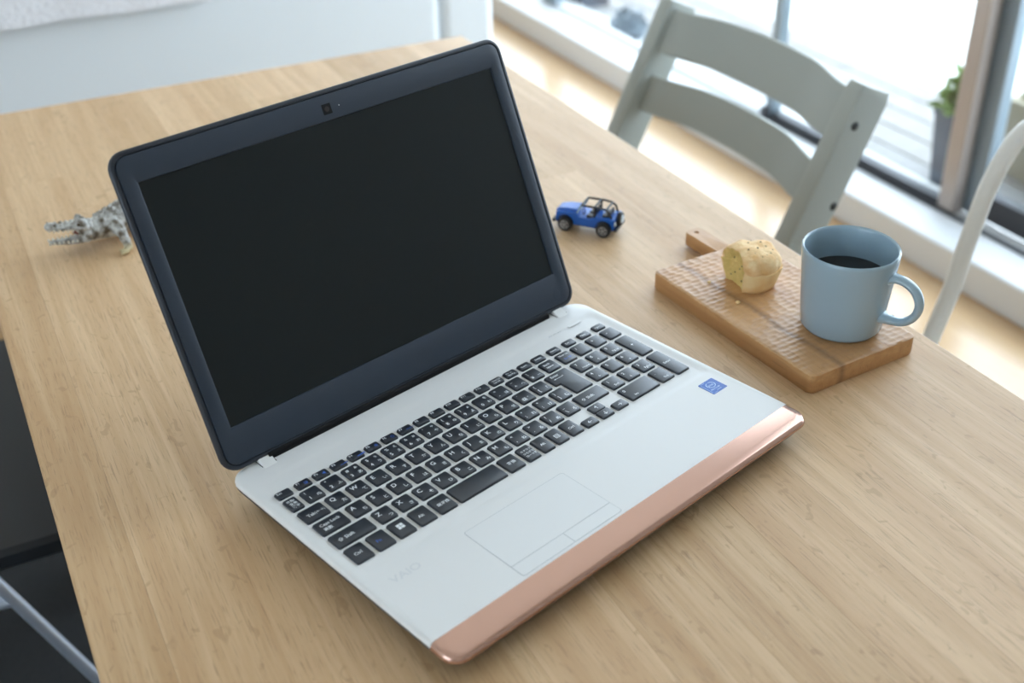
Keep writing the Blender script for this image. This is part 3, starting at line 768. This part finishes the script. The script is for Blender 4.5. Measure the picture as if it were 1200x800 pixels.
jm(lambda mb: mb.loft([[(x, 4.6 * r * math.cos(2 * PI * j / 20), 18.5 + 4.6 * r * math.sin(2 * PI * j / 20)) for j in range(20)] for x, r in ((-37.6, 1), (-38.6, .9), (-38.8, .4))])).build('rim', M['jlight'], sp)
jm(lambda mb: mb.box((-36.5, -14, 8.5), (-33, 14, 11))).build('rear_bumper', M['jblack'], jp, bevel=.0006)
jm(lambda mb: mb.box((34.5, -14, 8.5), (38, 14, 11.5))).build('front_bumper', M['jblack'], jp, bevel=.0006)
for s in (-1, 1):
    jm(lambda mb: mb.box((-34.4, s * 11 - 1.6, 14), (-33, s * 11 + 1.6, 18.5))).build('tail_light', M['jlight'], jp, bevel=.0004)
jm(lambda mb: mb.box((-30, -9, 6), (31, 9, 9))).build('chassis', M['jblack'], jp)

# ------------------------------------------------------------------ toy crocodile (one continuous body)
cm = bpy.data.materials.new('painted_crocodile_hide'); cm.use_nodes = True
nt = cm.node_tree; bs = nt.nodes['Principled BSDF']; bs.inputs['Roughness'].default_value = .6
tc = nt.nodes.new('ShaderNodeTexCoord'); n1 = nt.nodes.new('ShaderNodeTexNoise'); n1.inputs['Scale'].default_value = 120; n1.inputs['Detail'].default_value = 5
nt.links.new(tc.outputs['Object'], n1.inputs['Vector'])
v1 = nt.nodes.new('ShaderNodeTexVoronoi'); v1.inputs['Scale'].default_value = 260; nt.links.new(tc.outputs['Object'], v1.inputs['Vector'])
r1 = nt.nodes.new('ShaderNodeValToRGB')
r1.color_ramp.elements[0].position = .36; r1.color_ramp.elements[0].color = (*srgb(92, 80, 62), 1)
r1.color_ramp.elements[1].position = .60; r1.color_ramp.elements[1].color = (*srgb(196, 196, 192), 1)
nt.links.new(n1.outputs['Fac'], r1.inputs[0])
sx = nt.nodes.new('ShaderNodeSeparateXYZ'); nt.links.new(tc.outputs['Object'], sx.inputs[0])
mr = nt.nodes.new('ShaderNodeMapRange'); mr.inputs['From Min'].default_value = .004; mr.inputs['From Max'].default_value = .010
nt.links.new(sx.outputs[2], mr.inputs['Value'])
mxc = nt.nodes.new('ShaderNodeMix'); mxc.data_type = 'RGBA'; mxc.inputs['A'].default_value = (*srgb(206, 192, 152), 1)
nt.links.new(mr.outputs['Result'], mxc.inputs['Factor']); nt.links.new(r1.outputs[0], mxc.inputs['B'])
nt.links.new(mxc.outputs['Result'], bs.inputs['Base Color'])
bp = nt.nodes.new('ShaderNodeBump'); bp.inputs['Strength'].default_value = .8; bp.inputs['Distance'].default_value = .0012
nt.links.new(v1.outputs['Distance'], bp.inputs['Height']); nt.links.new(bp.outputs['Normal'], bs.inputs['Normal'])
M['croc'] = cm
M['tooth'] = material('ivory_teeth', srgb(226, 222, 208), .4)
M['mouth'] = material('dull_red_mouth', srgb(120, 66, 56), .5)
M['eye'] = material('dark_amber_eye', srgb(60, 44, 20), .15)
cr = thing('toy_crocodile', 'grey toy crocodile with open jaws peeking out beside the laptop lid', 'toy animal', (-.060, .560, TOP + .0016))
CO = Vector((-.060, .560, 0))
def croc():
    mb = MB()
    # spine from the nape back to the tail tip: (x, y, z, half width, half height), world x/y
    def worm(pts, n=16):
        rings = []; P3 = [Vector(p[:3]) for p in pts]
        for i, p in enumerate(pts):
            t = (P3[min(i + 1, len(pts) - 1)] - P3[max(i - 1, 0)]).normalized()
            s = Vector((0, 0, 1)).cross(t).normalized(); u = t.cross(s)
            rings.append([P3[i] - CO + s * (p[3] * math.cos(2 * PI * j / n)) + u * (p[4] * math.sin(2 * PI * j / n)) for j in range(n)])
        mb.loft(rings)
    worm([(-.092, .5505, .0215, .006, .005), (-.086, .5505, .0210, .0105, .0085), (-.076, .552, .0195, .0128, .0115), (-.060, .559, .0190, .0165, .0150), (-.042, .571, .0190, .0205, .0165), (-.020, .589, .0185, .0215, .0170), (.008, .612, .0175, .0200, .0160),
          (.032, .634, .0155, .0155, .0140), (.056, .656, .0125, .0115, .0110), (.082, .674, .009, .0085, .0085), (.110, .682, .0065, .006, .0060), (.138, .678, .0045, .004, .0040), (.160, .668, .003, .0015, .002)])
    # upper jaw (lifted, knobbly) and lower jaw (thin, tapering)
    worm([(-.078, .551, .0260, .0122, .0060), (-.086, .551, .0280, .0118, .0066), (-.092, .552, .0286, .0104, .0058), (-.097, .5528, .0288, .0080, .0040), (-.102, .5538, .0290, .0074, .0036), (-.107, .5548, .0292, .0062, .0026), (-.112, .5558, .0296, .0066, .0030), (-.117, .5568, .0304, .0070, .0040), (-.1205, .5575, .0304, .0060, .0036), (-.1228, .558, .0302, .0028, .0020)])
    worm([(-.076, .551, .0170, .0124, .0066), (-.084, .5514, .0150, .0116, .0062), (-.092, .5522, .0128, .0094, .0042), (-.101, .5536, .0116, .0074, .0026), (-.110, .5552, .0116, .0058, .0019), (-.118, .5565, .0124, .0050, .0019), (-.1225, .5573, .0132, .0022, .0012)])
    for k, (x, hz) in enumerate(((-.0960, .0322), (-.1010, .0322), (-.1065, .0318), (-.1120, .0324), (-.0905, .0340), (-.0835, .0335))):     # knobs down the snout and jaw edge
        for s in (-1, 1):
            y = .552 + (-.092 - x) * .19
            mb.lathe([(.0003, -.0024), (.0019, -.0008), (.0018, .0009), (.0004, .0020)], 8, (x - CO.x, y + s * (.0036 if k < 4 else .0050) - CO.y, hz))
            mb.lathe([(.0003, -.0022), (.0019, -.0008), (.0018, .0009), (.0003, .0020)], 8, (x - CO.x, y + s * (.0070 - .0002 * k if k < 4 else .0108) - CO.y, .0282))
    for s in (-1, 1):                          # cheek swelling at the jaw hinge
        mb.lathe([(.0004, -.005), (.0046, -.003), (.0052, .001), (.0030, .0048), (.0004, .006)], 12, (-.0820 - CO.x, .5512 + s * .0092 - CO.y, .0205))
    for s in (-1, 1):                          # brow bumps over the eyes and nostril knob
        mb.lathe([(.0004, -.003), (.0030, -.001), (.0034, .0012), (.0016, .0034)], 10, (-.088 - CO.x, .5515 + s * .0062 - CO.y, .0345))
        mb.lathe([(.0004, -.002), (.0016, 0), (.0014, .0012), (.0004, .0018)], 8, (-.119 - CO.x, .5573 + s * .0024 - CO.y, .0338))
    def limb(pts, rad): mb.tube([Vector(p) - CO for p in pts], rad, 10)
    limb([(-.054, .556, .0200), (-.053, .543, .0205), (-.050, .534, .0160), (-.048, .529, .0095), (-.047, .525, .0035), (-.051, .521, .0022)], [.0095, .0078, .0058, .0046, .0044, .0036])
    limb([(-.056, .568, .020), (-.064, .580, .019), (-.068, .588, .010), (-.070, .592, .0035), (-.076, .594, .0022)], [.0085, .0075, .0058, .0052, .0040])
    limb([(.014, .612, .020), (.026, .598, .020), (.026, .588, .011), (.016, .586, .0035), (.008, .583, .0022)], [.0095, .009, .0065, .0055, .0042])
    limb([(.002, .618, .020), (-.006, .634, .020), (-.004, .644, .011), (-.012, .648, .0035), (-.020, .648, .0022)], [.0095, .009, .0065, .0055, .0042])
    for (fx, fy, d) in ((-.051, .521, -1), (-.076, .594, -1), (.008, .583, -1), (-.020, .648, -1)):    # toes
        for k in (-1, 0, 1): limb([(fx + .003, fy + k * .002, .0022), (fx - .006, fy + k * .0048, .0014)], [.0020, .0011])
    # three rows of back scutes
    for i in range(30):
        f = i / 29; x = -.066 + f * .20; 
        sp = [(-.074, .553, .0325), (-.058, .560, .0365), (-.040, .572, .0385), (-.018, .590, .0385), (.008, .612, .036), (.032, .634, .0305), (.056, .656, .0235), (.082, .674, .0175), (.110, .682, .0125), (.138, .678, .0085)]
        for a, b2 in zip(sp[:-1], sp[1:]):
            if a[0] <= x <= b2[0]:
                g = (x - a[0]) / (b2[0] - a[0]); q = Vector(a).lerp(Vector(b2), g); tt = (Vector(b2) - Vector(a)); tt.z = 0; tt.normalize(); sd = Vector((-tt.y, tt.x, 0))
                for w in ((-1.9, -.65, .65, 1.9) if x < .05 else (-.6, .6)):
                    c = q + sd * w * .0045 - CO; c.z -= abs(w) ** 2 * .0009
                    mb.poly([c + tt * .003 - Vector((0, 0, .002)), c - tt * .003 + sd * .0017 - Vector((0, 0, .002)), c - tt * .003 - sd * .0017 - Vector((0, 0, .002)), c - tt * .0016 + Vector((0, 0, .0022))], [(0, 1, 3), (1, 2, 3), (2, 0, 3), (0, 2, 1)])
    me = mb.mesh('tmp', False)
    tmp = bpy.data.objects.new('tmp', me); COL.objects.link(tmp)
    rm = tmp.modifiers.new('r', 'REMESH'); rm.mode = 'VOXEL'; rm.voxel_size = .0008
    sm = tmp.modifiers.new('s', 'SMOOTH'); sm.factor = .5; sm.iterations = 1
    dg = bpy.context.evaluated_depsgraph_get()
    out = bpy.data.meshes.new_from_object(tmp.evaluated_get(dg)); out.name = 'crocodile_body'
    bpy.data.objects.remove(tmp); bpy.data.meshes.remove(me)
    nr = [v.normal.copy() for v in out.vertices]
    for v, q in zip(out.vertices, nr):         # pebbled hide
        v.co += q * (.0005 * noise.noise(v.co * 420) + .0006 * noise.noise(v.co * 190))
    for p in out.polygons: p.use_smooth = True
    out.materials.clear()
    return out
link('body', croc(), M['croc'], cr)
J = lambda p: Vector(p) - CO
MB().tube([J((-.080, .551, .0218)), J((-.090, .552, .0212)), J((-.097, .5532, .0200))], [.0090, .0082, .0012], 10, flat=((0, 0, 1), .5)).build('mouth_lining', M['mouth'], cr)
for s in (-1, 1):
    MB().lathe([(.0002, -.0016), (.0014, -.0006), (.0015, .0005), (.0002, .0017)], 10, tuple(J((-.0905, .5518 + s * .0094, .0325)))).build('eye', M['eye'], cr)
    for k in range(7):
        f = k / 6; x = -.0925 - f * .027; y = .5522 + f * .005; hw = .0088 - f * .0032
        zt = .0252 + f * .0020; zl = .0150 - f * .0012; h = .0030 if k in (1, 2, 5) else .0022
        MB().tube([J((x, y + s * hw, zt + .0016)), J((x, y + s * hw, zt - h * .45))], [.0015, .0006], 7).build('tooth', M['tooth'], cr)
        MB().tube([J((x - .002, y + s * (hw - .0009), zl - .0020)), J((x - .002, y + s * (hw - .0005), zl + h * .25))], [.0014, .0006], 7).build('tooth', M['tooth'], cr)

# ------------------------------------------------------------------ grey-green ladder-back high chair
M['sage'] = material('sage_grey_lacquer', srgb(166, 171, 166), .34, bump=(90, .04, .001))
M['bolt'] = material('dark_bolt', srgb(40, 44, 46), .6)
hc = thing('high_chair', 'sage grey wooden chair with two curved back slats, beyond the table edge', 'chair', (.86, .70, 0), math.radians(.4))
def C(x, y, z): return Vector((x - .86, y - .70, z))
SL = .46
xf = lambda z: .905 + SL * (z - .772)        # front edge of the leaning side boards
TY = (.474, .962)
UW, UD = .034, .058
nrm = Vector((math.cos(math.atan(SL)), 0, -math.sin(math.atan(SL))))
def upright(ya, yb):
    mb = MB(); ax = Vector((SL, 0, 1)).normalized()
    b = .006
    sec = [(0, b), (b * .3, b * .3), (b, 0), (UD - .003, 0), (UD, .003), (UD, yb - ya - .003), (UD - .003, yb - ya), (b, yb - ya), (b * .3, yb - ya - b * .3), (0, yb - ya - b)]
    rings = []
    p0, p1 = Vector((xf(.03), ya, .03)), Vector((.905, ya, .772))
    for t, ins in ((0, 0), (.985, 0), (1.0, .004)):
        c = p0.lerp(p1, t)
        rings.append([c + nrm * max(ins, min(UD - ins, u)) + Vector((0, max(ins, min(yb - ya - ins, v)), 0)) - Vector((.86, .70, 0)) for u, v in sec])
    mb.loft(rings)
    o = mb.build('side_board', M['sage'], hc, angle=30)
    MB().box(C(xf(0) - .02, ya, 0), C(xf(0) + .46, yb, .045)).build('foot_runner', M['sage'], hc, bevel=.006)
upright(TY[0], TY[0] + UW); upright(TY[1] - UW, TY[1])
def slat(zc, hh, off, bulge, top_arch):
    mb = MB(); ya, yb = TY[0] + UW - .004, TY[1] - UW + .004; n = 36; rings = []
    up = Vector((SL, 0, 1)).normalized()
    for i in range(n + 1):
        t = i / n
        e = .5 - .5 * math.cos(PI * min(1, min(t, 1 - t) / .30))         # S-shaped ends, flat middle
        x = xf(zc) + off + bulge * e + .012 * math.sin(PI * t) ** 2
        c = Vector((x - .86, ya + (yb - ya) * t - .70, zc))
        h = hh * (1 + top_arch * math.sin(PI * t))
        th = .0055
        f = Vector((1, 0, -SL)).normalized()
        rings.append([c + up * a + f * b for a, b in ((-h + .002, -th), (h - .002, -th), (h, -th + .002), (h, th - .002), (h - .002, th), (-h + .002, th), (-h, th - .002), (-h, -th + .002))])
    mb.loft(rings)
    return mb.build('back_slat', M['sage'], hc, angle=40)
slat(.722, .036, .020, .022, .08)
slat(.624, .030, .030, .022, .08)
for (bx_, bz_) in ((.898, .716), (.880, .602)):
    o = MB().loft([[C(bx_ + r * math.cos(2 * PI * j / 16), y, bz_ + r * math.sin(2 * PI * j / 16)) for j in range(16)] for r, y in ((.0062, .478), (.0062, .4734), (.0050, .4728))]).build('bolt', M['bolt'], hc)
MB().box(C(.60, TY[0] + UW, .40), C(.80, TY[1] - UW, .42)).build('seat', M['sage'], hc, bevel=.006)
MB().box(C(.545, TY[0] + UW, .18), C(.82, TY[1] - UW, .20)).build('foot_plate', M['sage'], hc, bevel=.006)
MB().box(C(.86, TY[0] + UW, .012), C(.90, TY[1] - UW, .035)).build('cross_bar', M['sage'], hc, bevel=.003)

# ------------------------------------------------------------------ white hoop-back chair
M['wchair'] = material('white_lacquer', (.80, .80, .77), .4)
wc2 = thing('hoop_back_chair', 'white chair with a thin bent hoop back, at the right edge', 'chair', (.74, .02, 0))
def W2(x, y, z): return Vector((x - .74, y - .02, z))
def hoop():
    half = [(.255, .445), (.253, .52), (.2475, .58), (.248, .632), (.2465, .696), (.2455, .714), (.2405, .745), (.2325, .7755), (.222, .795), (.195, .826), (.155, .850), (.105, .864), (.055, .869), (.02, .870)]
    pts = half + [(.04 - y, z) for y, z in reversed(half[:-1])]
    return [W2(.86 + .18 * (z - .45), y, z) for y, z in pts]
MB().tube(hoop(), .0112, 12).build('back_hoop', M['wchair'], wc2)
MB().loft([ring(-.19, .15, -.205, .205, .07, z, 6) for z in (.432, .436, .452, .458)][:0] + [ring(-.19 + i, .15 - i, -.205 + i, .205 - i, .07, z, 6) for i, z in ((.008, .430), (0, .436), (0, .450), (.006, .456))]).build('seat', M['wchair'], wc2)
for sx_ in (-1, 1):
    for sy_ in (-1, 1):
        MB().tube([(-.02 + sx_ * .13, sy_ * .16, .432), (-.02 + sx_ * .17, sy_ * .20, .0)], [.014, .009], 12).build('leg', M['wchair'], wc2)
    MB().tube([(-.02 + sx_ * .15, -.18, .215), (-.02 + sx_ * .15, .18, .215)], .008, 10).build('stretcher', M['wchair'], wc2)

# ------------------------------------------------------------------ black chair tucked under the left side of the table
M['bseat'] = material('black_seat_leather', srgb(28, 33, 38), .5, bump=(400, .08, .0006))
M['chrome'] = material('brushed_steel_tube', srgb(186, 196, 212), .3, .5)
M['rug'] = material('charcoal_rug', srgb(40, 41, 42), .95, vary=(200, srgb(30, 31, 33)), bump=(500, .8, .003))
tag(MB().loft([ring(-1.35, .56, -1.3, 1.28, .02, z, 3) for z in (.0002, .006)]).build('rug', M['rug']), 'flat charcoal rug on the floor under the table and black chair', 'rug')
bc = thing('side_chair', 'black chair with thin seat and steel tube legs, left of table', 'chair', (-.36, .70, 0))
MB().loft([ring(-.25 + i, .212 - i, -.238 + i, .238 - i, .03, z, 5) for i, z in ((.006, .422), (0, .428), (0, .444), (.006, .450))]).build('seat', M['bseat'], bc)
MB().loft([[(x + .05 * math.sin(PI * (k / 8)) * 0 - .235 - .10 * k / 8, y, .56 + .32 * k / 8) for x, y in ((-.009, -.22), (.009, -.22), (.009, .22), (-.009, .22))] for k in range(9)]).build('backrest', M['bseat'], bc, bevel=.006)
for s in (-1, 1):
    MB().tube([(.002, s * .278, .685), (.102, s * .279, .435), (.166, s * .281, .274), (.272, s * .283, .0135)], .0075, 12).build('front_leg', M['chrome'], bc)
    MB().tube([(-.33, s * .20, .86), (-.24, s * .235, .58), (-.20, s * .245, .42), (-.26, s * .262, .0135)], .0075, 12).build('rear_leg', M['chrome'], bc)
    MB().tube([(-.20, s * .245, .415), (.108, s * .278, .415)], .0075, 12).build('seat_rail', M['chrome'], bc)
    MB().tube([(-.262, s * .238, .65), (-.20, s * .27, .682), (.01, s * .278, .687)], .0085, 12).build('arm_rest', M['bseat'], bc)

# ------------------------------------------------------------------ sofa seen from behind, with a white throw over it
M['sofa'] = material('pale_grey_upholstery', srgb(226, 232, 236), .9, bump=(700, .3, .001))
M['throw'] = material('fluffy_white_throw', srgb(240, 240, 244), .95, bump=(120, .8, .006))
M['sleg'] = material('dark_sofa_leg', srgb(60, 50, 42), .5)
SY = 1.75
sf = thing('sofa', 'pale grey fabric sofa standing with its back to the table', 'sofa', (-.20, SY + .45, 0))
def S2(x, y, z): return (x + .20, y - SY - .45, z)
SXR = .985
MB().box(S2(-1.40, SY, .10), S2(.852, SY + .18, .84)).build('back_panel', M['sofa'], sf, bevel=.02, seg=3)
for xa, xb in ((.856, SXR), (-1.535, -1.404)):
    MB().box(S2(xa, SY + .004, .10), S2(xb, SY + .92, .80)).build('arm', M['sofa'], sf, bevel=.02, seg=3)
MB().box(S2(-1.40, SY + .18, .10), S2(.85, SY + .90, .30)).build('seat_base', M['sofa'], sf, bevel=.01)
for xa, xb in ((-1.395, -.275), (-.27, .845)):
    MB().box(S2(xa, SY + .20, .30), S2(xb, SY + .91, .44)).build('seat_cushion', M['sofa'], sf, bevel=.035, seg=4)
    MB().box(S2(xa, SY + .19, .44), S2(xb, SY + .38, .80)).build('back_cushion', M['sofa'], sf, bevel=.05, seg=4)
for x in (-1.46, .91):
    for y in (SY + .06, SY + .86): MB().box(S2(x - .025, y - .025, 0), S2(x + .025, y + .025, .10)).build('leg', M['sleg'], sf)
def throw():
    mb = MB(); nx, nt2 = 70, 46; g = {}
    path = [(SY - .014, .652), (SY - .013, .78), (SY - .010, .846), (SY + .015, .859), (SY + .09, .862), (SY + .17, .858), (SY + .385, .82), (SY + .398, .62), (SY + .40, .56)]
    seg = [math.hypot(b2[0] - a[0], b2[1] - a[1]) for a, b2 in zip(path[:-1], path[1:])]; tot = sum(seg)
    def at(s):
        s *= tot
        for (a, b2), l in zip(zip(path[:-1], path[1:]), seg):
            if s <= l: return a[0] + (b2[0] - a[0]) * s / l, a[1] + (b2[1] - a[1]) * s / l
            s -= l
        return path[-1]
    for lay in (0, 1):
        for i in range(nx + 1):
            for j in range(nt2 + 1):
                x = -1.05 + 1.40 * i / nx; y, z = at(j / nt2)
                nv = Vector((0, -1, 0)) if j < nt2 * .25 else (Vector((0, 0, 1)) if j < nt2 * .75 else Vector((0, 1, 0)))
                d = .007 * noise.noise(Vector((x * 9, j * .06, 1))) + .004 * noise.noise(Vector((x * 40, j * .8, 4))) + .004
                p = Vector((x, y, z + (.012 * noise.noise(Vector((x * 6, 0, 5))) if j == 0 else 0))) + nv * (d + (.006 if lay else 0))
                g[lay, i, j] = len(mb.v); mb.v.append(p)
    for i in range(nx):
        for j in range(nt2):
            for lay in (0, 1):
                f = (g[lay, i, j], g[lay, i + 1, j], g[lay, i + 1, j + 1], g[lay, i, j + 1]); mb.f.append(f if lay else f[::-1])
    edge = [(i, 0) for i in range(nx)] + [(nx, j) for j in range(nt2)] + [(i, nt2) for i in range(nx, 0, -1)] + [(0, j) for j in range(nt2, 0, -1)]
    for a in range(len(edge)):
        p, q = edge[a], edge[(a + 1) % len(edge)]
        mb.f.append((g[0, p[0], p[1]], g[0, q[0], q[1]], g[1, q[0], q[1]], g[1, p[0], p[1]]))
    return mb
tag(throw().build('throw_blanket', M['throw'], angle=80), 'fluffy white throw hanging over the back of the grey sofa', 'blanket')

# ------------------------------------------------------------------ outdoors: planter, shrubs
M['slate'] = material('slate_planter', srgb(66, 72, 84), .6)
M['leaf'] = material('green_leaf', srgb(96, 128, 62), .6, vary=(20, srgb(134, 160, 92)))
M['leafblue'] = material('blue_grey_leaf', srgb(118, 134, 146), .6, vary=(20, srgb(150, 164, 174)))
M['soil'] = material('dark_soil', srgb(58, 46, 38), .95)
M['beige'] = material('beige_planter_box', srgb(186, 176, 156), .8)
def foliage(name, m, parent, c, rad, hgt, n, size, sd):
    mb = MB(); r = random.Random(sd)
    for k in range(n):
        d = Vector((r.gauss(0, 1), r.gauss(0, 1), r.gauss(0, 1))).normalized() * r.uniform(.45, 1) ** .5
        p = Vector(c) + Vector((d.x * rad, d.y * rad, abs(d.z) * hgt if name == 'leaves' else d.z * hgt))
        a = Vector((r.gauss(0, 1), r.gauss(0, 1), r.gauss(.4, 1))).normalized(); b2 = a.cross(Vector((r.gauss(0, 1), r.gauss(0, 1), r.gauss(0, 1)))).normalized(); nn = a.cross(b2)
        s = size * r.uniform(.7, 1.2)
        mb.poly([p, p + a * s * .5 + b2 * s * .22 + nn * s * .08, p + a * s, p + a * s * .5 - b2 * s * .22 + nn * s * .08], [(0, 1, 2), (0, 2, 3)])
    return mb.build(name, m, parent, smooth=False)
pp = thing('potted_plant', 'small green plant in a tall dark slate pot out on the deck', 'potted plant', (2.125, 1.395, 0))
MB().loft([ring(-.038 - i, .038 + i, -.038 - i, .038 + i, .008, z, 3) for i, z in ((0, .0), (.012, .19), (.015, .19), (.015, .205), (.009, .205), (.007, .18))]).build('pot', M['slate'], pp, angle=30)
MB().loft([ring(-.043, .043, -.043, .043, .008, z, 3) for z in (.176, .184)]).build('soil', M['soil'], pp)
foliage('leaves', M['leaf'], pp, (0, 0, .20), .055, .09, 300, .045, 5)
sh = thing('shrub', 'small rounded blue-grey shrub in a low bowl just outside the glass', 'shrub', (1.985, 2.775, .02))
MB().lathe([(.034, 0), (.048, .012), (.056, .028), (.052, .028), (.044, .018), (.005, .016)], 28).build('bowl', M['slate'], sh)
foliage('leaves', M['leafblue'], sh, (0, 0, .022), .060, .080, 420, .030, 6)
s3 = thing('leafy_bush', 'loose green bush in a beige planter box, right of the window stile', 'bush', (2.42, 1.12, 0))
MB().loft([ring(-.12 - i, .12 + i, -.28 - i, .28 + i, .01, z, 3) for i, z in ((0, 0), (.012, .20), (-.006, .20), (-.008, .17))]).build('planter_box', M['beige'], s3, angle=30)
foliage('leaves', M['leaf'], s3, (0, 0, .19), .24, .30, 800, .07, 7)
dkb = thing('planter_trough', 'dark trough standing by the glass at the far end of the deck', 'planter', (2.12, 3.42, 0))
MB().loft([ring(-.06 - i, .06 + i, -.20 - i, .20 + i, .008, z, 3) for i, z in ((0, 0), (.008, .16), (-.004, .16), (-.006, .13))]).build('box', M['slate'], dkb, angle=30)
MB().loft([ring(-.05, .05, -.19, .19, .008, z, 3) for z in (.125, .132)]).build('soil', M['soil'], dkb)
